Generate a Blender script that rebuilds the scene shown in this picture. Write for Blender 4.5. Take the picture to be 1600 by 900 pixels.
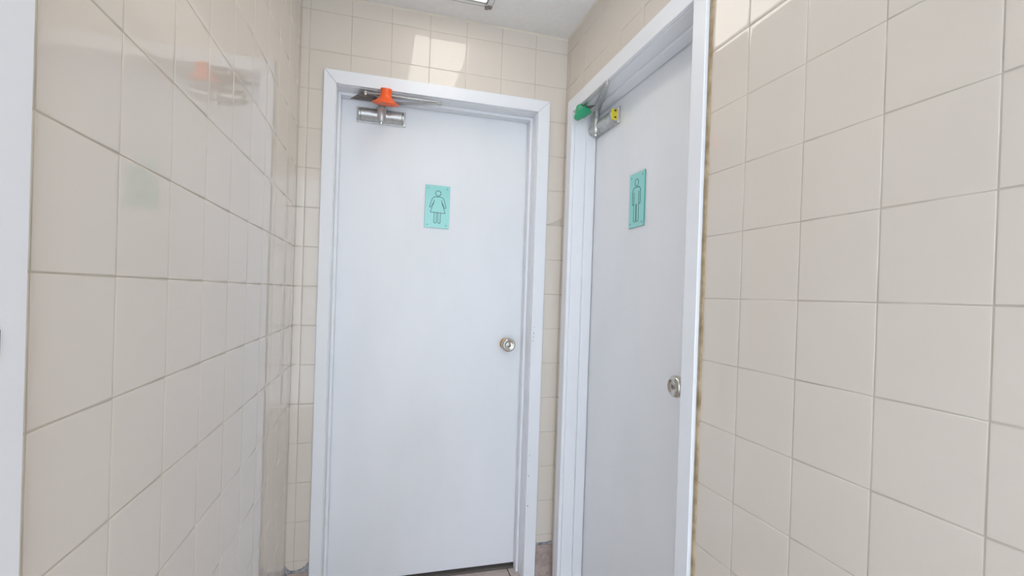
import bpy, bmesh, math, random
from mathutils import Vector, Matrix

# ------------------------------------------------------------------ camera, world, exposure
for o in list(bpy.data.objects):
    bpy.data.objects.remove(o)
sc = bpy.context.scene
COL = sc.collection

cam_data = bpy.data.cameras.new('camera')
cam_data.sensor_fit = 'HORIZONTAL'
cam_data.sensor_width = 36.0
cam_data.lens = 16.779
cam_data.shift_x = -0.00072
cam_data.shift_y = 0.00846
cam_data.clip_start = 0.01
cam = bpy.data.objects.new('camera', cam_data)
COL.objects.link(cam)
c_right = Vector((0.9622, -0.2703, 0.0330)).normalized()
c_fwd = Vector((0.2705, 0.9627, -0.0043)).normalized()
c_up = c_right.cross(c_fwd).normalized()
c_right = c_fwd.cross(c_up).normalized()
M = Matrix((c_right, c_up, -c_fwd)).transposed().to_4x4()
M.translation = Vector((0.3170, -1.9933, 1.2509))
cam.matrix_world = M
sc.camera = cam

world = bpy.data.worlds.new('daylight')
sc.world = world
world.use_nodes = True
bg = world.node_tree.nodes['Background']
bg.inputs['Color'].default_value = (0.785, 0.905, 1.04, 1)      # daylight reaching the open end of the passage
bg.inputs['Strength'].default_value = 5.15
LAMP_STRENGTH = 3.3

sc.view_settings.view_transform = 'Standard'
sc.view_settings.look = 'None'
sc.view_settings.exposure = 0.0
sc.view_settings.gamma = 1.0
sc.view_settings.use_curve_mapping = False

# ------------------------------------------------------------------ dimensions (metres)
T = 0.1524                 # six inch wall tile
W = 1.0956                 # passage width
H = 2.392                  # ceiling height
YB = -3.5                  # passage runs on behind the camera
ROW0 = 2.4765              # height of a horizontal grout line
TH = 0.13                  # wall thickness
BASE_H = 0.152
rnd = random.Random(7)

# ------------------------------------------------------------------ materials
def mat(name, col, rough=0.5, metal=0.0, **kw):
    m = bpy.data.materials.new(name)
    m.use_nodes = True
    b = m.node_tree.nodes['Principled BSDF']
    b.inputs['Base Color'].default_value = (*col, 1)
    b.inputs['Roughness'].default_value = rough
    b.inputs['Metallic'].default_value = metal
    for k, v in kw.items():
        b.inputs[k].default_value = v
    return m

def nodes(m):
    nt = m.node_tree
    return nt, nt.nodes['Principled BSDF']

def add_noise(m, scale, c1, c2, lo=0.35, hi=0.65, detail=4, bump=0.0, bscale=None, bdist=0.001, coord='Object', stretch=None):
    nt, b = nodes(m)
    tc = nt.nodes.new('ShaderNodeTexCoord')
    src = tc.outputs[coord]
    if stretch:
        mp = nt.nodes.new('ShaderNodeMapping'); mp.inputs['Scale'].default_value = stretch
        nt.links.new(src, mp.inputs['Vector']); src = mp.outputs['Vector']
    n = nt.nodes.new('ShaderNodeTexNoise')
    n.inputs['Scale'].default_value = scale
    n.inputs['Detail'].default_value = detail
    nt.links.new(src, n.inputs['Vector'])
    r = nt.nodes.new('ShaderNodeValToRGB')
    r.color_ramp.elements[0].position = lo; r.color_ramp.elements[1].position = hi
    r.color_ramp.elements[0].color = (*c1, 1); r.color_ramp.elements[1].color = (*c2, 1)
    nt.links.new(n.outputs['Fac'], r.inputs['Fac'])
    nt.links.new(r.outputs['Color'], b.inputs['Base Color'])
    if bump:
        n2 = nt.nodes.new('ShaderNodeTexNoise')
        n2.inputs['Scale'].default_value = bscale or scale
        n2.inputs['Detail'].default_value = 2
        nt.links.new(src, n2.inputs['Vector'])
        bp = nt.nodes.new('ShaderNodeBump')
        bp.inputs['Strength'].default_value = bump
        bp.inputs['Distance'].default_value = bdist
        nt.links.new(n2.outputs['Fac'], bp.inputs['Height'])
        nt.links.new(bp.outputs['Normal'], b.inputs['Normal'])
    return m

TILE_A, TILE_B = (0.685, 0.613, 0.533), (0.705, 0.633, 0.553)
M_tile = add_noise(mat('glazed_tile', TILE_A, 0.03, **{'Specular IOR Level': 0.62}), 2.5, TILE_A, TILE_B, bump=0.06, bscale=12, bdist=0.0006)
M_grout = add_noise(mat('tile_grout', (0.55, 0.49, 0.41), 0.9), 9, (0.45, 0.41, 0.33), (0.58, 0.53, 0.45))
M_paint = add_noise(mat('white_paint', (0.8, 0.81, 0.84), 0.33), 3, (0.80, 0.81, 0.835), (0.83, 0.835, 0.855), bump=0.15, bscale=60, bdist=0.0003)
M_door = add_noise(mat('white_door_paint', (0.8, 0.81, 0.84), 0.38), 4, (0.79, 0.80, 0.81), (0.83, 0.835, 0.855), lo=0.3, hi=0.6,
                   bump=0.12, bscale=45, bdist=0.0003, stretch=(1, 1, 0.5))
M_ceiling = add_noise(mat('ceiling_paint', (0.8, 0.78, 0.76), 0.8), 60, (0.85, 0.835, 0.81), (0.88, 0.865, 0.845), bump=0.3, bscale=180, bdist=0.0008)
M_caulk = add_noise(mat('old_caulk', (0.5, 0.38, 0.22), 0.7), 25, (0.27, 0.19, 0.10), (0.48, 0.38, 0.25))
M_bead = mat('cream_caulk', (0.72, 0.66, 0.55), 0.5)
M_floor = add_noise(mat('floor_tile', (0.48, 0.37, 0.33), 0.35), 30, (0.52, 0.42, 0.385), (0.64, 0.53, 0.49), detail=8)
M_base = add_noise(mat('base_tile', (0.4, 0.31, 0.28), 0.4), 40, (0.32, 0.25, 0.225), (0.46, 0.37, 0.335), detail=10)
M_darkgrout = mat('dark_grout', (0.09, 0.075, 0.065), 0.9)
M_cement = add_noise(mat('grey_cement', (0.3, 0.3, 0.31), 0.85), 60, (0.2, 0.205, 0.215), (0.46, 0.46, 0.48))
M_thresh = mat('threshold', (0.26, 0.235, 0.21), 0.6)
M_alu = add_noise(mat('satin_aluminium', (0.62, 0.61, 0.59), 0.42, 0.75), 80, (0.48, 0.48, 0.47), (0.60, 0.60, 0.585))
M_steel = mat('bright_steel', (0.72, 0.71, 0.69), 0.16, 1.0)
M_dkmetal = add_noise(mat('worn_bracket', (0.2, 0.17, 0.15), 0.5, 0.4), 50, (0.16, 0.13, 0.12), (0.30, 0.25, 0.22))
M_orange = mat('orange_plastic', (0.95, 0.13, 0.02), 0.35, **{'Subsurface Weight': 0.15})
M_green = mat('green_plastic', (0.07, 0.56, 0.29), 0.22, **{'Transmission Weight': 0.35, 'IOR': 1.3})
M_yellow = mat('yellow_sticker', (0.75, 0.62, 0.03), 0.45)
M_black = mat('black_print', (0.03, 0.03, 0.03), 0.5)
M_red = mat('red_sticker', (0.6, 0.06, 0.05), 0.5)
M_sign = mat('aqua_acrylic', (0.29, 0.68, 0.635), 0.15)
M_signedge = mat('aqua_acrylic_edge', (0.10, 0.50, 0.42), 0.2)
M_print = mat('grey_green_print', (0.02, 0.08, 0.085), 0.4)
M_screw = mat('sign_screw', (0.22, 0.45, 0.43), 0.3, 0.6)
M_knob = mat('satin_nickel', (0.60, 0.57, 0.52), 0.2, 1.0)
M_brass = mat('worn_brass', (0.58, 0.33, 0.13), 0.3, 0.9)
M_chip = mat('chipped_paint', (0.12, 0.12, 0.14), 0.8)
M_strike = mat('strike_metal', (0.10, 0.10, 0.14), 0.35, 0.6)
M_frame = mat('lamp_frame_enamel', (0.82, 0.82, 0.82), 0.35)
M_gasket_shadow = mat('lamp_gasket_shadow', (0.40, 0.40, 0.39), 0.5)
M_lens = mat('lit_diffuser', (0.9, 0.9, 0.9), 0.4)
_b = M_lens.node_tree.nodes['Principled BSDF']
_b.inputs['Emission Color'].default_value = (1.0, 0.945, 0.87, 1)
_b.inputs['Emission Strength'].default_value = LAMP_STRENGTH

# ------------------------------------------------------------------ helpers
def link(name, bm, mats, parent=None, smooth=False, bevel=0.0, seg=2, mw=None):
    me = bpy.data.meshes.new(name)
    bmesh.ops.recalc_face_normals(bm, faces=bm.faces)
    bm.to_mesh(me); bm.free()
    for m in (mats if isinstance(mats, (list, tuple)) else [mats]):
        me.materials.append(m)
    o = bpy.data.objects.new(name, me)
    COL.objects.link(o)
    if parent is not None:
        o.parent = parent
    if mw is not None:
        o.matrix_local = mw
    if bevel:
        md = o.modifiers.new('bevel', 'BEVEL'); md.width = bevel; md.segments = seg; md.limit_method = 'ANGLE'
        md.angle_limit = math.radians(40); md.harden_normals = False
        smooth = True
    if smooth:
        for p in me.polygons: p.use_smooth = True
        if bevel or smooth == 'auto':
            try:
                me.set_sharp_from_angle(angle=math.radians(40))
            except Exception:
                pass
    return o

def box(bm, x0, x1, y0, y1, z0, z1, mi=0):
    x0, x1 = sorted((x0, x1)); y0, y1 = sorted((y0, y1)); z0, z1 = sorted((z0, z1))
    v = [bm.verts.new(p) for p in ((x0, y0, z0), (x1, y0, z0), (x1, y1, z0), (x0, y1, z0), (x0, y0, z1), (x1, y0, z1), (x1, y1, z1), (x0, y1, z1))]
    fs = []
    for q in ((0, 3, 2, 1), (4, 5, 6, 7), (0, 1, 5, 4), (1, 2, 6, 5), (2, 3, 7, 6), (3, 0, 4, 7)):
        f = bm.faces.new([v[i] for i in q]); f.material_index = mi; fs.append(f)
    return fs

def prism(bm, pts, lo, hi, mp, mi=0):
    """closed outline pts (a, b), extruded from lo to hi; mp(a, b, c) -> xyz"""
    A = [bm.verts.new(mp(a, b, lo)) for a, b in pts]
    B = [bm.verts.new(mp(a, b, hi)) for a, b in pts]
    n = len(pts)
    for f in (bm.faces.new(A), bm.faces.new(B[::-1])): f.material_index = mi
    for i in range(n):
        f = bm.faces.new((A[i], B[i], B[(i + 1) % n], A[(i + 1) % n])); f.material_index = mi

def lathe(bm, prof, mp, n=32, mi=0, wob=None):
    """prof [(r, h)], mp(u, v, h) -> xyz"""
    rings = []
    for r, h in prof:
        if r < 1e-6:
            rings.append([bm.verts.new(mp(0, 0, h))])
        else:
            ring = []
            for i in range(n):
                a = 2 * math.pi * i / n
                rr = r * (wob(a, h) if wob else 1)
                ring.append(bm.verts.new(mp(rr * math.cos(a), rr * math.sin(a), h)))
            rings.append(ring)
    for A, B in zip(rings, rings[1:]):
        for i in range(n):
            j = (i + 1) % n
            if len(A) == 1 and len(B) == 1: continue
            if len(A) == 1: f = bm.faces.new((A[0], B[i], B[j]))
            elif len(B) == 1: f = bm.faces.new((A[i], A[j], B[0]))
            else: f = bm.faces.new((A[i], A[j], B[j], B[i]))
            f.material_index = mi
    return rings

def empty(name, mw=None, **props):
    o = bpy.data.objects.new(name, None)
    o.empty_display_size = 0.05
    COL.objects.link(o)
    if mw is not None: o.matrix_world = mw
    for k, v in props.items(): o[k] = v
    return o

def struct(o):
    o['kind'] = 'structure'; return o

# plane frames: local (a, b, c): a runs to the viewer's right along the wall, b comes out of the wall, c is up
F_BACK = Matrix(((1, 0, 0, 0), (0, -1, 0, 0), (0, 0, 1, 0), (0, 0, 0, 1)))                  # wall at y = 0
F_RIGHT = Matrix(((0, -1, 0, W), (-1, 0, 0, 0), (0, 0, 1, 0), (0, 0, 0, 1)))                # wall at x = W, a = -y
F_LEFT = Matrix(((0, 1, 0, 0), (1, 0, 0, 0), (0, 0, 1, 0), (0, 0, 0, 1)))                   # wall at x = 0, a = y
def mapper(F):
    def g(a, b, c): return F @ Vector((a, b, c))
    return g
def lbox(bm, F, a0, a1, b0, b1, c0, c1, mi=0):
    t = bmesh.new(); box(t, a0, a1, b0, b1, c0, c1)
    vs = {v: bm.verts.new(F @ v.co) for v in t.verts}
    for f in t.faces:
        nf = bm.faces.new([vs[v] for v in f.verts]); nf.material_index = mi
    t.free()

# ------------------------------------------------------------------ tiled walls
def subtract(rect, hole):
    a0, a1, c0, c1 = rect; h0, h1, k0, k1 = hole
    if h0 >= a1 or h1 <= a0 or k0 >= c1 or k1 <= c0: return [rect]
    out = []
    if a0 < h0: out.append((a0, h0, c0, c1))
    if a1 > h1: out.append((h1, a1, c0, c1))
    m0, m1 = max(a0, h0), min(a1, h1)
    if c1 > k1: out.append((m0, m1, k1, c1))
    if c0 < k0: out.append((m0, m1, c0, k0))
    return out

def tile_wall(name, F, a_lo, a_hi, c_lo, c_hi, a_grid, hole, tilt, seed, wall_lo, wall_hi, zlo=0.0):
    r = random.Random(seed)
    bm = bmesh.new()
    g = 0.0011
    def tile(a0, a1, c0, c1, cut=None):
        """one glazed tile with eased edges; cut = (corner a side, hole a, hole c) leaves a notch at a door head"""
        a0 += g; a1 -= g; c0 += g; c1 -= g
        if a1 - a0 < 0.006 or c1 - c0 < 0.006: return
        ta, tcc = r.gauss(0, tilt), r.gauss(0, tilt)
        lift = r.uniform(-0.00025, 0.00025)
        ca, cc = (a0 + a1) / 2, (c0 + c1) / 2
        if cut is None:
            out = [(a0, c0, 1, 1), (a1, c0, -1, 1), (a1, c1, -1, -1), (a0, c1, 1, -1)]
        elif cut[0] == 'right':     # lower right corner is missing
            ha, hc = cut[1:]
            out = [(a0, c0, 1, 1), (ha, c0, -1, 1), (ha, hc, -1, 1), (a1, hc, -1, 1), (a1, c1, -1, -1), (a0, c1, 1, -1)]
        else:                       # lower left corner is missing
            ha, hc = cut[1:]
            out = [(ha, c0, 1, 1), (a1, c0, -1, 1), (a1, c1, -1, -1), (a0, c1, 1, -1), (a0, hc, 1, 1), (ha, hc, 1, 1)]
        rings = []
        for inset, d in ((0.0, -0.0016), (0.0, -0.0008), (0.0006, -0.00042), (0.0018, -0.00018), (0.0050, -0.00005), (0.0105, 0.0)):
            if cut is None: inset = min(inset, (a1 - a0) * 0.45, (c1 - c0) * 0.45)
            else: inset = min(inset, 0.002)
            rings.append([bm.verts.new(F @ Vector((a + sa * inset, 0.0012 + d + lift + (a - ca) * ta + (c - cc) * tcc, c + sc_ * inset))) for a, c, sa, sc_ in out])
        m = len(out)
        for A, B in zip(rings, rings[1:]):
            for i in range(m):
                f = bm.faces.new((A[i], A[(i + 1) % m], B[(i + 1) % m], B[i])); f.smooth = True
        f = bm.faces.new(rings[-1]); f.smooth = True
    n0 = math.floor((a_lo - a_grid) / T); n1 = math.ceil((a_hi - a_grid) / T)
    for i in range(n0, n1):
        for k in range(-1, 18):
            rect = (max(a_lo, a_grid + i * T), min(a_hi, a_grid + (i + 1) * T), max(c_lo, ROW0 - (k + 1) * T), min(c_hi, ROW0 - k * T))
            if rect[1] - rect[0] < 0.003 or rect[3] - rect[2] < 0.003: continue
            if hole and rect[2] < hole[3] < rect[3] and rect[0] < hole[0] < rect[1]:
                tile(*rect, cut=('right', hole[0], hole[3])); continue
            if hole and rect[2] < hole[3] < rect[3] and rect[0] < hole[1] < rect[1]:
                tile(*rect, cut=('left', hole[1], hole[3])); continue
            for q in (subtract(rect, hole) if hole else [rect]):
                if q[1] - q[0] > 0.006 or a_lo == q[0]: tile(*q)
    # masonry with grout face behind the tiles
    for q in (subtract((wall_lo, wall_hi, zlo, H), hole) if hole else [(wall_lo, wall_hi, zlo, H)]):
        lbox(bm, F, q[0], q[1], -TH, 0.0003, q[2], q[3], mi=1)
    me = bpy.data.meshes.new(name)
    bmesh.ops.recalc_face_normals(bm, faces=bm.faces)
    bm.to_mesh(me); bm.free()
    me.materials.append(M_tile); me.materials.append(M_grout)
    o = bpy.data.objects.new(name, me); COL.objects.link(o)
    wn = o.modifiers.new('weighted_normal', 'WEIGHTED_NORMAL'); wn.mode = 'FACE_AREA'; wn.weight = 100; wn.keep_sharp = False
    return struct(o)

# door openings in local wall coordinates (a0, a1, c0, c1)
DW = (0.134, 0.962, 0.0, 2.049)            # back wall, women's door
DM = (0.112, 0.918, 0.0, 2.030)            # right wall, men's door (a = -y)
DL = (-2.36, -1.509, 0.0, 2.03)            # left wall, nearest door (a = y)

def below(h): return (h[0], h[1], -0.1, h[3])
tile_wall('wall_back', F_BACK, 0.0, W, 0.0, H, 0.0318, below(DW), 0.0024, 11, -TH, W + TH)
tile_wall('wall_right', F_RIGHT, 0.0, -YB, 0.0, H, 0.9509 - 7 * T, below(DM), 0.0010, 12, 0.0, -YB)
tile_wall('wall_left', F_LEFT, YB, 0.0, 0.0, H, -1.2854 - T * 16, below(DL), 0.0006, 13, YB, 0.0)

# ceiling, with an opening for the recessed lamp
LX0, LX1, LY0, LY1 = 0.432, 0.688, -1.345, -0.162         # lens rectangle
bm = bmesh.new()
for q in subtract((-TH, W + TH, YB, TH), (LX0 - 0.012, LX1 + 0.012, LY0 - 0.012, LY1 + 0.012)):
    box(bm, q[0], q[1], q[2], q[3], H, H + 0.1)
struct(link('ceiling', bm, M_ceiling))

# floor: big pinkish tiles with dark grout, grey strip at the women's threshold
bm = bmesh.new()
box(bm, -TH, W + TH, YB, 0.6, -0.08, -0.0015, mi=1)
FT = 0.305
ga, gb = 0.919, 0.097
for i in range(-5, 3):
    for j in range(-13, 1):
        x0, x1 = ga + i * FT, ga + (i + 1) * FT
        y0, y1 = gb + (j - 1) * FT, gb + j * FT
        x0 = max(x0, -TH); x1 = min(x1, W + TH); y0 = max(y0, YB)
        if x1 - x0 > 0.01 and y1 - y0 > 0.01:
            box(bm, x0 + 0.0025, x1 - 0.0025, y0 + 0.0025, y1 - 0.0025, -0.002, 0.0, mi=0)
box(bm, 0.10, 0.985, gb + 0.003, 0.60, -0.002, 0.0, mi=2)
struct(link('floor', bm, [M_floor, M_darkgrout, M_thresh]))

# unseen shell added behind the women's door to block daylight under the slab
bm = bmesh.new()
box(bm, -TH, W + TH, 0.60, 0.66, -0.08, H)
box(bm, -TH - 0.06, -TH, TH, 0.66, -0.08, H)
box(bm, W + TH, W + TH + 0.06, TH, 0.66, -0.08, H)
box(bm, -TH - 0.06, W + TH + 0.06, TH, 0.66, H, H + 0.06)
struct(link('light_block_room', bm, M_grout))

# unseen room added beyond the near left doorway to steer daylight inside
SX = -1.75
bm = bmesh.new()
box(bm, SX - 0.1, SX, YB, -1.15, -0.08, H)
box(bm, SX - 0.1, -TH, -1.15, -1.05, -0.08, H)
box(bm, SX - 0.1, -TH, YB, -1.05, H, H + 0.1)
box(bm, SX - 0.1, -TH, YB, -1.05, -0.08, 0.0)
struct(link('added_light_room', bm, M_paint))

# tiled skirting
def skirting(name, F, spans, grid):
    bm = bmesh.new()
    for a_lo, a_hi in spans:
        n0 = math.floor((a_lo - grid) / 0.2)
        for i in range(n0, n0 + 40):
            a0, a1 = max(a_lo, grid + i * 0.2), min(a_hi, grid + (i + 1) * 0.2)
            if a1 - a0 > 0.004:
                lbox(bm, F, a0 + 0.0012, a1 - 0.0012, 0.0, 0.010, 0.003, BASE_H - 0.004, mi=0)
        lbox(bm, F, a_lo, a_hi, 0.0, 0.006, 0.0, BASE_H, mi=1)
    return struct(link(name, bm, [M_base, M_cement], bevel=0.0008, seg=1))
sk = skirting('baseboard_back', F_BACK, [(0.0105, DW[0] - 0.047), (DW[1] + 0.055, W - 0.0005)], 0.015)
skirting('baseboard_left', F_LEFT, [(-1.46, -0.0005), (YB, DL[0] - 0.06)], -0.05)
skirting('baseboard_right', F_RIGHT, [(0.972, -YB)], 0.972)
# ragged cement smeared over the joint above the skirting
bm = bmesh.new()
def smear(pts, F, h=0.0035):
    prism(bm, pts, 0.0, h, lambda a, b, c: F @ Vector((a, 0.0015 + c, b)))
smear([(0.0, .140), (0.0, .180), (.005, .176), (.009, .167), (.014, .163), (.020, .158), (.030, .156), (.042, .156), (.052, .159), (.062, .161), (.068, .167), (.075, .170), (.080, .180), (.0868, .186), (.0868, .140)], F_BACK)
smear([(DW[1] + .0555, .145), (DW[1] + .0555, .158), (1.045, .156), (1.07, .157), (1.095, .160), (1.095, .145)], F_BACK, 0.002)
link('cement_smear', bm, M_cement, sk)

# cream sealant beads where walls meet the ceiling
bm = bmesh.new()
prism(bm, [(0, 0), (0.006, 0), (0.003, -0.003), (0, -0.007)], 0.0, W, lambda a, b, c: Vector((c, -0.001 - a, H + b)))
struct(link('trim_1', bm, M_bead))
bm = bmesh.new()
prism(bm, [(0, 0), (0.006, 0), (0.003, -0.003), (0, -0.007)], YB, -0.006, lambda a, b, c: Vector((W - 0.001 - a, c, H + b)))
struct(link('trim_2', bm, M_bead))

# ------------------------------------------------------------------ doors
def knob_mesh(F, a, c, face, parent):
    """b = out of the wall; face = b of the slab face"""
    mp = lambda u, v, h: F @ Vector((a + u, face + h, c + v))
    bm = bmesh.new()
    lathe(bm, [(0, 0.0), (0.0265, 0.0), (0.027, 0.002), (0.025, 0.0055), (0.020, 0.008), (0.014, 0.009), (0, 0.009)], mp, 40)
    rose = link('rose', bm, M_brass, parent, smooth='auto')
    bm = bmesh.new()
    lathe(bm, [(0, 0.006), (0.0125, 0.006), (0.0115, 0.018), (0.0115, 0.026), (0.016, 0.031), (0.0265, 0.035), (0.0310, 0.043), (0.0315, 0.050),
               (0.0295, 0.057), (0.0245, 0.0615), (0.0215, 0.0622), (0.0195, 0.0600), (0.012, 0.0585), (0.0075, 0.0585), (0.0068, 0.0605), (0.0, 0.0610)], mp, 48)
    k = link('knob', bm, M_knob, parent, smooth=True)
    bm = bmesh.new()
    lbox(bm, F, a - 0.0012, a + 0.0012, face + 0.060, face + 0.0618, c - 0.005, c + 0.005)
    link('lock_slot', bm, M_chip, k)
    return k

def make_door(idx, F, D, depth, cw, proud, head_w, casing_left=True, casing_right=True, slab=True):
    a0, a1, _, c1 = D
    root = struct(empty('door_%d' % idx, F @ Matrix.Translation(((a0 + a1) / 2, 0, 0))))
    inv = root.matrix_world.inverted()
    P = F
    def part(name, bm, m, **kw):
        for v in bm.verts: v.co = inv @ v.co
        return link(name, bm, m, root, **kw)
    # casing: three mitred boards
    bm = bmesh.new()
    mp = lambda a, b, c: P @ Vector((a, c, b))
    cl, cr = cw
    if casing_left:
        prism(bm, [(a0, 0.001), (a0 - cl, 0.001), (a0 - cl, c1 + head_w), (a0, c1)], 0.0006, proud, mp)
    if casing_right:
        prism(bm, [(a1, 0.001), (a1 + cr, 0.001), (a1 + cr, c1 + head_w), (a1, c1)], 0.0006, proud, mp)
    prism(bm, [(a0 + .0002, c1 + .0002), (a1 - .0002, c1 + .0002), (a1 + cr - .0002, c1 + head_w), (a0 - cl + .0002, c1 + head_w)], 0.0006, proud, mp)
    cas = part('casing', bm, M_paint, bevel=0.0022)
    # jamb lining
    bm = bmesh.new()
    jt = 0.010
    lbox(bm, P, a0 - 0.004, a0 + 0.0015, -TH, 0.0005, 0.001, c1)
    lbox(bm, P, a1 - 0.0015, a1 + 0.004, -TH, 0.0005, 0.001, c1)
    lbox(bm, P, a0 - 0.004, a1 + 0.004, -TH, 0.0005, c1 - 0.0015, c1 + 0.004)
    part('jamb', bm, M_paint, bevel=0.0008, seg=1)
    # stop
    st = 0.013
    bm = bmesh.new()
    s0, s1 = -depth + 0.0035, -depth + 0.046
    lbox(bm, P, a0 + 0.0015, a0 + st, s0, s1, 0.001, c1 - 0.0015)
    lbox(bm, P, a1 - st, a1 - 0.0015, s0, s1, 0.001, c1 - 0.0015)
    lbox(bm, P, a0 + st, a1 - st, s0, s1, c1 - st, c1 - 0.0015)
    part('stop', bm, M_paint, bevel=0.0015)
    # slab
    if slab:
        bm = bmesh.new()
        lbox(bm, P, a0 + 0.004, a1 - 0.004, -depth - 0.040, -depth, 0.021, c1 - 0.005)
        part('door_panel', bm, M_door, bevel=0.0015)
    return root, part

def knob_on(root, F, a, c, face):
    inv = root.matrix_world.inverted()
    k = knob_mesh(inv @ F, a, c, face, root)
    return k

dw, part_w = make_door(1, F_BACK, DW, 0.105, (0.046, 0.054), 0.014, 0.053)
knob_on(dw, F_BACK, 0.880, 1.026, -0.105)
bm = bmesh.new()
for a, c, s in ((0.973, 1.085, .0022), (0.9725, 1.070, .0016), (0.971, 1.052, .0014), (0.975, 1.112, .0012), (0.972, 0.46, .0018), (0.974, 0.55, .0014), (0.972, 0.33, .0022)):
    pts = [(a + s * (0.6 + 0.5 * rnd.random()) * math.cos(t), c + 1.9 * s * (0.6 + 0.6 * rnd.random()) * math.sin(t)) for t in [i * math.pi / 4 for i in range(8)]]
    prism(bm, pts, 0.0139, 0.0144, lambda a, b, c: F_BACK @ Vector((a, c, b)))
part_w('paint_chip', bm, M_chip)

dm, part_m = make_door(2, F_RIGHT, DM, 0.095, (0.052, 0.053), 0.016, 0.060)
knob_on(dm, F_RIGHT, 0.812, 1.004, -0.095)
bm = bmesh.new()
n = 60
L, Rr = [], []
for i in range(n + 1):
    z = BASE_H + (H - BASE_H) * i / n
    if z > 2.14: z = 2.09 if False else z
    w = 0.0105 + 0.0022 * math.sin(i * 1.7) * rnd.random() + (0.003 if i < 12 else 0)
    L.append((0.9735 - 0.0005, z)); Rr.append((0.9735 + w - 0.002, z))
pts = [p for p in L if p[1] < 2.092]; pr = [p for p in Rr if p[1] < 2.092]
prism(bm, pts + pr[::-1], 0.0008, 0.0065, lambda a, b, c: F_RIGHT @ Vector((a, c, b)))
part_m('sealant_bead', bm, M_caulk)

dl, part_l = make_door(3, F_LEFT, DL, 0.095, (0.05, 0.0465), 0.014, 0.045, slab=False)      # slab left out so daylight enters through the added room
bm = bmesh.new()
lbox(bm, F_LEFT, DL[1] - 0.0035, DL[1] - 0.0005, -0.030, 0.0150, 1.180, 1.214)
lbox(bm, F_LEFT, DL[1] - 0.0035, DL[1] + 0.0125, 0.0141, 0.0158, 1.186, 1.208)
part_l('strike_plate', bm, M_strike, bevel=0.0008)

# ------------------------------------------------------------------ recessed ceiling light
lamp = empty('ceiling_light', Matrix.Translation(((LX0 + LX1) / 2, (LY0 + LY1) / 2, H)),
             label='recessed white ceiling light with a bright diffuser and a small metal latch', category='ceiling light')
li = lamp.matrix_world.inverted()
def lp(name, bm, m, **kw):
    for v in bm.verts: v.co = li @ v.co
    return link(name, bm, m, kw.pop('parent', lamp), **kw)
bm = bmesh.new()
FB = 0.024
box(bm, LX0 - FB, LX0, LY0 - FB, LY1 + FB, H - 0.010, H + 0.006)
box(bm, LX1, LX1 + FB, LY0 - FB, LY1 + FB, H - 0.010, H + 0.006)
box(bm, LX0, LX1, LY1, LY1 + FB, H - 0.010, H + 0.006)
box(bm, LX0, LX1, LY0 - FB, LY0, H - 0.010, H + 0.006)
fr = lp('frame', bm, M_frame, bevel=0.002)
bm = bmesh.new()
q = 0.004
for (x0, x1, y0, y1) in ((LX0 - q, LX0 + q, LY0, LY1), (LX1 - q, LX1 + q, LY0, LY1), (LX0, LX1, LY1 - q, LY1 + q), (LX0, LX1, LY0 - q, LY0 + q)):
    box(bm, x0, x1, y0, y1, H - 0.0125, H - 0.009)
for (x0, x1, y0, y1) in ((LX0 - FB - .002, LX0 - FB, LY0 - FB, LY1 + FB), (LX1 + FB, LX1 + FB + .002, LY0 - FB, LY1 + FB), (LX0 - FB, LX1 + FB, LY1 + FB, LY1 + FB + .004)):  # outer grey strips stand in for the shadow line around the frame
    box(bm, x0, x1, y0, y1, H - 0.009, H)
lp('gasket_shadow_line', bm, M_gasket_shadow)
bm = bmesh.new()
box(bm, LX0 + 0.001, LX1 - 0.001, LY0 + 0.001, LY1 - 0.001, H - 0.004, H + 0.004)
lp('diffuser', bm, M_lens)
bm = bmesh.new()
box(bm, LX0 - 0.010, LX1 + 0.010, LY0 - 0.010, LY1 + 0.010, H + 0.006, H + 0.08)
lp('housing', bm, M_frame)
bm = bmesh.new()
box(bm, LX1 + 0.006, LX1 + 0.024, LY1 + 0.012, LY1 + 0.028, H - 0.017, H - 0.009)
box(bm, LX1 - 0.004, LX1 + 0.010, LY1 + 0.016, LY1 + 0.022, H - 0.024, H - 0.012)
lp('latch', bm, M_dkmetal, bevel=0.001)
bm = bmesh.new()   # thin outer flange against the ceiling
for (x0, x1, y0, y1) in ((LX1 + FB, LX1 + 0.048, LY0 - 0.02, LY1 - 0.02), (LX0 - 0.048, LX0 - FB, LY0 - 0.02, LY1 - 0.02)):
    box(bm, x0, x1, y0, y1, H - 0.003, H - 0.0002)
lp('flange', bm, M_frame, bevel=0.001, seg=1)

# ------------------------------------------------------------------ door closers
def arm_bar(bm, mp, p, q, w, z0, z1, mi=0, taper=1.0):
    d = Vector((q[0] - p[0], q[1] - p[1])); d.normalize(); n_ = Vector((-d.y, d.x))
    pts = []
    for i in range(7):
        t = math.pi / 2 + math.pi * i / 6
        pts.append((p[0] + w * (d.x * math.cos(t) + n_.x * math.sin(t)), p[1] + w * (d.y * math.cos(t) + n_.y * math.sin(t))))
    w2 = w * taper
    for i in range(7):
        t = -math.pi / 2 + math.pi * i / 6
        pts.append((q[0] + w2 * (d.x * math.cos(t) + n_.x * math.sin(t)), q[1] + w2 * (d.y * math.cos(t) + n_.y * math.sin(t))))
    prism(bm, pts, z0, z1, lambda a, b, c: mp(a, b, c), mi)

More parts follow.
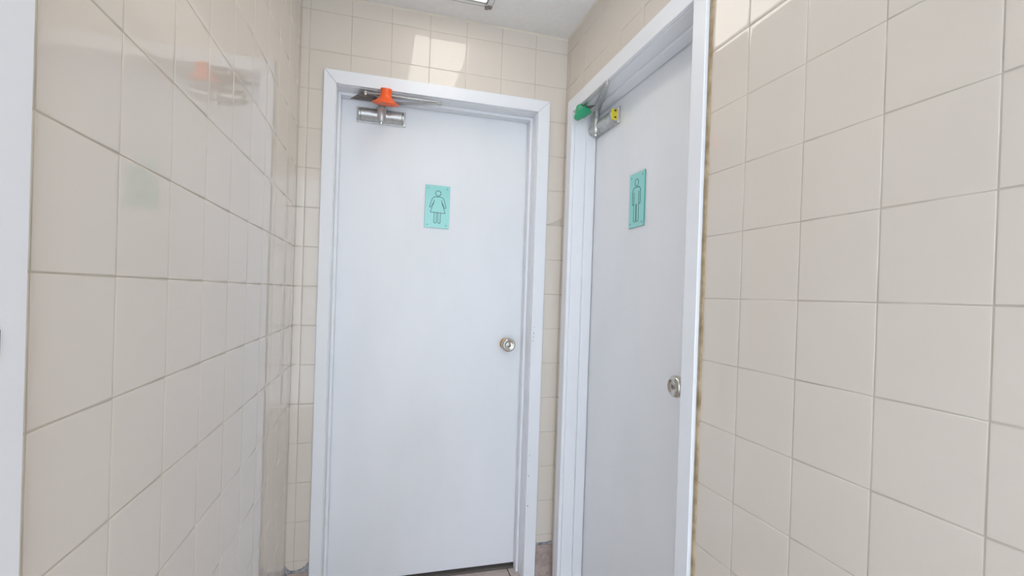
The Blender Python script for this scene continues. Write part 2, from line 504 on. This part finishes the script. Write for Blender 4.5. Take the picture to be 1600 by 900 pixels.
def make_closer(F, a, face, c, elbow, shoe, z_arm, half, off, **props):
    """a, c: centre of body on the door; face: b of slab face; elbow and shoe: (a, b) points of the arm"""
    root = empty('door_closer', F @ Matrix.Translation((a, face, c)), **props)
    inv = root.matrix_world.inverted()
    G = inv @ F
    mp = lambda x, y, z: G @ Vector((x, y, z))
    h = 0.029
    # mounting plate
    bm = bmesh.new()
    lbox(bm, G, a - half - 0.007, a + half + 0.007, face + 0.0003, face + 0.005, c - h - 0.003, c + h + 0.003)
    link('mounting_plate', bm, M_alu, root, bevel=0.0015)
    # body: rounded extrusion
    prof = []
    for i in range(13):
        t = -math.pi / 2 + math.pi * i / 12
        prof.append((face + 0.018 + 0.023 * math.cos(t), c + 0.0235 * math.sin(t)))
    prof = [(face + 0.003, c - 0.027), (face + 0.012, c - 0.027)] + prof[1:-1] + [(face + 0.012, c + 0.027), (face + 0.003, c + 0.027)]
    bm = bmesh.new()
    prism(bm, prof, a - half + 0.010, a + half - 0.010, lambda y, z, x: mp(x, y, z))
    body = link('body', bm, M_alu, root, bevel=0.001, seg=1)
    # end caps
    for s in (-1, 1):
        bm = bmesh.new()
        x0, x1 = sorted((a + s * (half - 0.010), a + s * half))
        prism(bm, [(face + 0.003 + (y - face - 0.003) * 0.97, c + (z - c) * 0.97) for y, z in prof], x0, x1, lambda y, z, x: mp(x, y, z))
        cap = link('end_cap', bm, M_alu, root, bevel=0.002)
        for dz in (-0.019, 0.019):
            bm = bmesh.new()
            lathe(bm, [(0, 0.003), (0.0046, 0.003), (0.0046, 0.0085), (0.003, 0.0105), (0, 0.0105)],
                  lambda u, v, hh: mp(a + s * (half + 0.0005) + u, face + hh, c + dz * 1.3 + v), 14)
            link('screw', bm, M_steel, root, smooth='auto')
    # spindle boss
    bm = bmesh.new()
    z_top = z_arm - 0.003
    lathe(bm, [(0, c - 0.030), (0.012, c - 0.030), (0.0150, c - 0.024), (0.0175, c - 0.014), (0.0195, c + 0.018), (0.0195, c + 0.027), (0.015, c + 0.031), (0.0135, z_top), (0, z_top)],
          lambda u, v, hh: mp(a + off + u, face + 0.033 + v, hh), 28)
    link('spindle_housing', bm, M_alu, root, smooth='auto')
    bm = bmesh.new()
    lathe(bm, [(0, c - 0.040), (0.005, c - 0.040), (0.006, c - 0.037), (0.006, c - 0.029), (0, c - 0.029)], lambda u, v, hh: mp(a + off + u, face + 0.033 + v, hh), 18)
    link('spindle_tip', bm, M_steel, root, smooth='auto')
    sp = (a + off, face + 0.033)
    # arms
    bm = bmesh.new()
    arm_bar(bm, mp, sp, elbow, 0.0125, z_arm - 0.0045, z_arm, taper=0.72)
    link('main_arm', bm, M_alu, root, bevel=0.0008, seg=1)
    bm = bmesh.new()
    arm_bar(bm, mp, elbow, shoe, 0.0085, z_arm + 0.0005, z_arm + 0.0045)
    link('forearm', bm, M_alu, root, bevel=0.0008, seg=1)
    bm = bmesh.new()
    lathe(bm, [(0, z_arm - 0.009), (0.006, z_arm - 0.009), (0.0065, z_arm - 0.0045), (0.0065, z_arm + 0.0065), (0.003, z_arm + 0.008), (0, z_arm + 0.008)], lambda u, v, hh: mp(elbow[0] + u, elbow[1] + v, hh), 18)
    link('elbow_pin', bm, M_steel, root, smooth='auto')
    bm = bmesh.new()
    lathe(bm, [(0, z_arm - 0.006), (0.006, z_arm - 0.006), (0.007, z_arm - 0.001), (0.007, z_arm + 0.008), (0, z_arm + 0.008)], lambda u, v, hh: mp(shoe[0] + u, shoe[1] + v, hh), 18)
    link('shoe_pin', bm, M_steel, root, smooth='auto')
    return root, G

# women's door closer
WA, WC = 0.306, 1.980
clw, Gw = make_closer(F_BACK, WA, -0.105, WC, (0.536, 0.004), (0.243, 0.002), 2.029, 0.092, 0.0,
                      label='satin metal closer on the women\'s door, under the orange cap, arm folded to the right', category='door closer')
bm = bmesh.new()
prism(bm, [(0.180, -0.088), (0.316, -0.088), (0.286, -0.040), (0.256, 0.006), (0.230, 0.006), (0.208, -0.040)], 2.0338, 2.0362, lambda a, b, c: Gw @ Vector((a, b, c)))
link('shoe_bracket', bm, M_dkmetal, clw, bevel=0.0006, seg=1)

# men's door closer
MA, MC = 0.219, 1.956
clm, Gm = make_closer(F_RIGHT, MA, -0.095, MC, (0.436, 0.017), (0.165, 0.004), 2.018, 0.105, -0.036,
                      label='satin metal closer with a yellow sticker on its end, on the men\'s door', category='door closer')
bm = bmesh.new()
prism(bm, [(0.128, -0.040), (0.215, -0.040), (0.19, -0.005), (0.175, 0.012), (0.155, 0.012), (0.135, -0.005)], 2.0265, 2.0285, lambda a, b, c: Gm @ Vector((a, b, c)))
link('shoe_bracket', bm, M_dkmetal, clm)
bm = bmesh.new()    # yellow label on the end face of the body
lbox(bm, Gm, MA + 0.1052, MA + 0.1060, -0.095 + 0.0115, -0.095 + 0.036, MC - 0.0205, MC + 0.0205)
st = link('sticker', bm, M_yellow, clm); st['label'] = 'yellow sticker'
for z in (-0.014, 0.012):
    bm = bmesh.new()
    lbox(bm, Gm, MA + 0.1060, MA + 0.1063, -0.095 + 0.015, -0.095 + 0.024, MC + z, MC + z + 0.006)
    link('sticker_print', bm, M_black, st)
bm = bmesh.new()
lbox(bm, Gm, MA + 0.1052, MA + 0.1060, -0.095 + 0.0045, -0.095 + 0.0110, MC - 0.0205, MC + 0.0205)
link('end_label', bm, mat('pale_label', (0.70, 0.58, 0.50), 0.5), clm)

# ------------------------------------------------------------------ plastic caps on the arms
def cap_obj(name, F, a, b, c, prof, m, tilt, wob=None, n=40, **props):
    mw = F @ Matrix.Translation((a, b, c)) @ tilt
    bm = bmesh.new()
    lathe(bm, prof, lambda u, v, h: Vector((u, v, h)), n, wob=wob)
    o = link(name, bm, m, smooth='auto')
    o.matrix_world = mw
    for k, v in props.items(): o[k] = v
    return o
cap_obj('plastic_cap', F_BACK, WA + 0.014, 0.012, 1.996,
        [(0, -0.005), (0.030, -0.0045), (0.048, -0.0035), (0.052, -0.001), (0.051, 0.002), (0.038, 0.009), (0.028, 0.019), (0.0225, 0.028), (0.0205, 0.046), (0.0225, 0.0515), (0.0215, 0.0555), (0.017, 0.056), (0, 0.0555)],
        M_orange, Matrix.Rotation(math.radians(2), 4, 'Y') @ Matrix.Rotation(math.radians(-13), 4, 'X'),
        label='orange flared plastic cap over the arm of the women\'s door closer', category='cap')
cap_obj('plastic_cap', F_RIGHT, 0.205, 0.008, 1.990,
        [(0, -0.006), (0.020, -0.0055), (0.032, -0.003), (0.036, 0.001), (0.033, 0.006), (0.024, 0.015), (0.017, 0.025), (0.012, 0.034), (0.008, 0.042), (0, 0.043)],
        M_green, Matrix.Rotation(math.radians(-22), 4, 'Y') @ Matrix.Rotation(math.radians(-18), 4, 'X'),
        wob=lambda t, h: 1 + 0.13 * math.sin(3 * t + 50 * h) + 0.06 * math.sin(7 * t),
        label='crumpled green plastic cap hanging on the men\'s door closer arm', category='cap')

# ------------------------------------------------------------------ restroom signs
def stroke(bm, pts, w, mp, closed=False, z0=0.0, z1=0.0006):
    n_ = len(pts)
    for i in range(n_ if closed else n_ - 1):
        p = Vector(pts[i]); q = Vector(pts[(i + 1) % n_])
        d = q - p
        if d.length < 1e-6: continue
        d.normalize(); s = Vector((-d.y, d.x)) * w / 2; e = d * w * 0.3
        prism(bm, [tuple(p - e + s), tuple(q + e + s), tuple(q + e - s), tuple(p - e - s)], z0, z1, mp)

def circle(cx, cz, rx, rz, n=20):
    return [(cx + rx * math.cos(2 * math.pi * i / n), cz + rz * math.sin(2 * math.pi * i / n)) for i in range(n)]

def make_sign(F, a0, a1, c0, c1, face, figure, skew, **props):
    """figure: list of (closed, points) with u 0..1 left to right and v 0..1 top to bottom"""
    w, h = a1 - a0, c1 - c0
    root = empty('restroom_sign', F @ Matrix.Translation(((a0 + a1) / 2, face, c0)) @ Matrix.Rotation(skew, 4, 'Y'), **props)
    bm = bmesh.new()
    box(bm, -w / 2, w / 2, 0.0015, 0.0060, 0, h)
    for f in bm.faces:
        nrm = f.calc_center_median()
        f.material_index = 0 if nrm.y > 0.0055 else 1
    link('plate', bm, [M_sign, M_signedge], root, bevel=0.0006, seg=1)
    bm = bmesh.new()
    mp = lambda a, b, c: Vector((a, 0.0059 + c, b))
    for closed, pts in figure:
        stroke(bm, [(-w / 2 + u * w, h - v * h) for u, v in pts], 0.0021, mp, closed)
    link('pictogram', bm, M_print, root)
    for u in (0.12, 0.88):
        for v in (0.07, 0.93):
            bm = bmesh.new()
            lathe(bm, [(0, -0.0005), (0.0034, -0.0005), (0.0034, 0.0068), (0.0022, 0.0078), (0, 0.0078)],
                  lambda x, z, y: Vector((-w / 2 + u * w + x, y, h - v * h + z)), 14)
            link('screw', bm, M_screw, root, smooth='auto')
    return root

def arc(cx, cv, ru, rv, t0, t1, n=6):
    return [(cx + ru * math.cos(math.radians(t0 + (t1 - t0) * i / n)), cv - rv * math.sin(math.radians(t0 + (t1 - t0) * i / n))) for i in range(n + 1)]

woman = [
    (True, circle(0.52, 0.185, 0.108, 0.063)),
    # left sleeve and hand, right sleeve and hand
    (False, [(0.36, 0.385), (0.25, 0.50), (0.23, 0.525), (0.185, 0.515), (0.20, 0.47), (0.28, 0.32)] + [(0.33, 0.285), (0.40, 0.270), (0.62, 0.270), (0.71, 0.285), (0.76, 0.32)] + [(0.84, 0.47), (0.855, 0.515), (0.80, 0.53), (0.78, 0.50), (0.67, 0.385)]),
    (False, [(0.36, 0.345), (0.36, 0.385), (0.22, 0.635), (0.83, 0.645), (0.67, 0.385), (0.67, 0.345)]),
    (False, [(0.38, 0.645), (0.38, 0.86)] + arc(0.43, 0.86, 0.05, 0.03, 180, 360) + [(0.48, 0.645)]),
    (False, [(0.54, 0.645), (0.54, 0.86)] + arc(0.59, 0.86, 0.05, 0.03, 180, 360) + [(0.64, 0.645)]),
]
man = [
    (True, circle(0.50, 0.185, 0.115, 0.064)),
    (False, [(0.34, 0.39), (0.34, 0.56), (0.31, 0.585), (0.26, 0.585), (0.235, 0.56), (0.235, 0.34), (0.29, 0.29), (0.38, 0.272), (0.62, 0.272), (0.71, 0.29), (0.765, 0.34),
             (0.765, 0.56), (0.74, 0.585), (0.69, 0.585), (0.66, 0.56), (0.66, 0.39)]),
    (False, [(0.34, 0.36), (0.34, 0.88), (0.37, 0.905), (0.45, 0.905), (0.48, 0.88), (0.485, 0.585), (0.515, 0.585), (0.52, 0.88), (0.55, 0.905), (0.63, 0.905), (0.66, 0.88), (0.66, 0.36)]),
]
make_sign(F_BACK, 0.497, 0.603, 1.530, 1.714, -0.105, woman, math.radians(0.6),
          label='aqua acrylic sign with the outline of a woman in a dress, on the white door', category='sign')
make_sign(F_RIGHT, 0.431, 0.532, 1.505, 1.698, -0.095, man, math.radians(-0.6),
          label='aqua acrylic sign with the outline of a man, on the white door', category='sign')
bpy.context.view_layer.update()
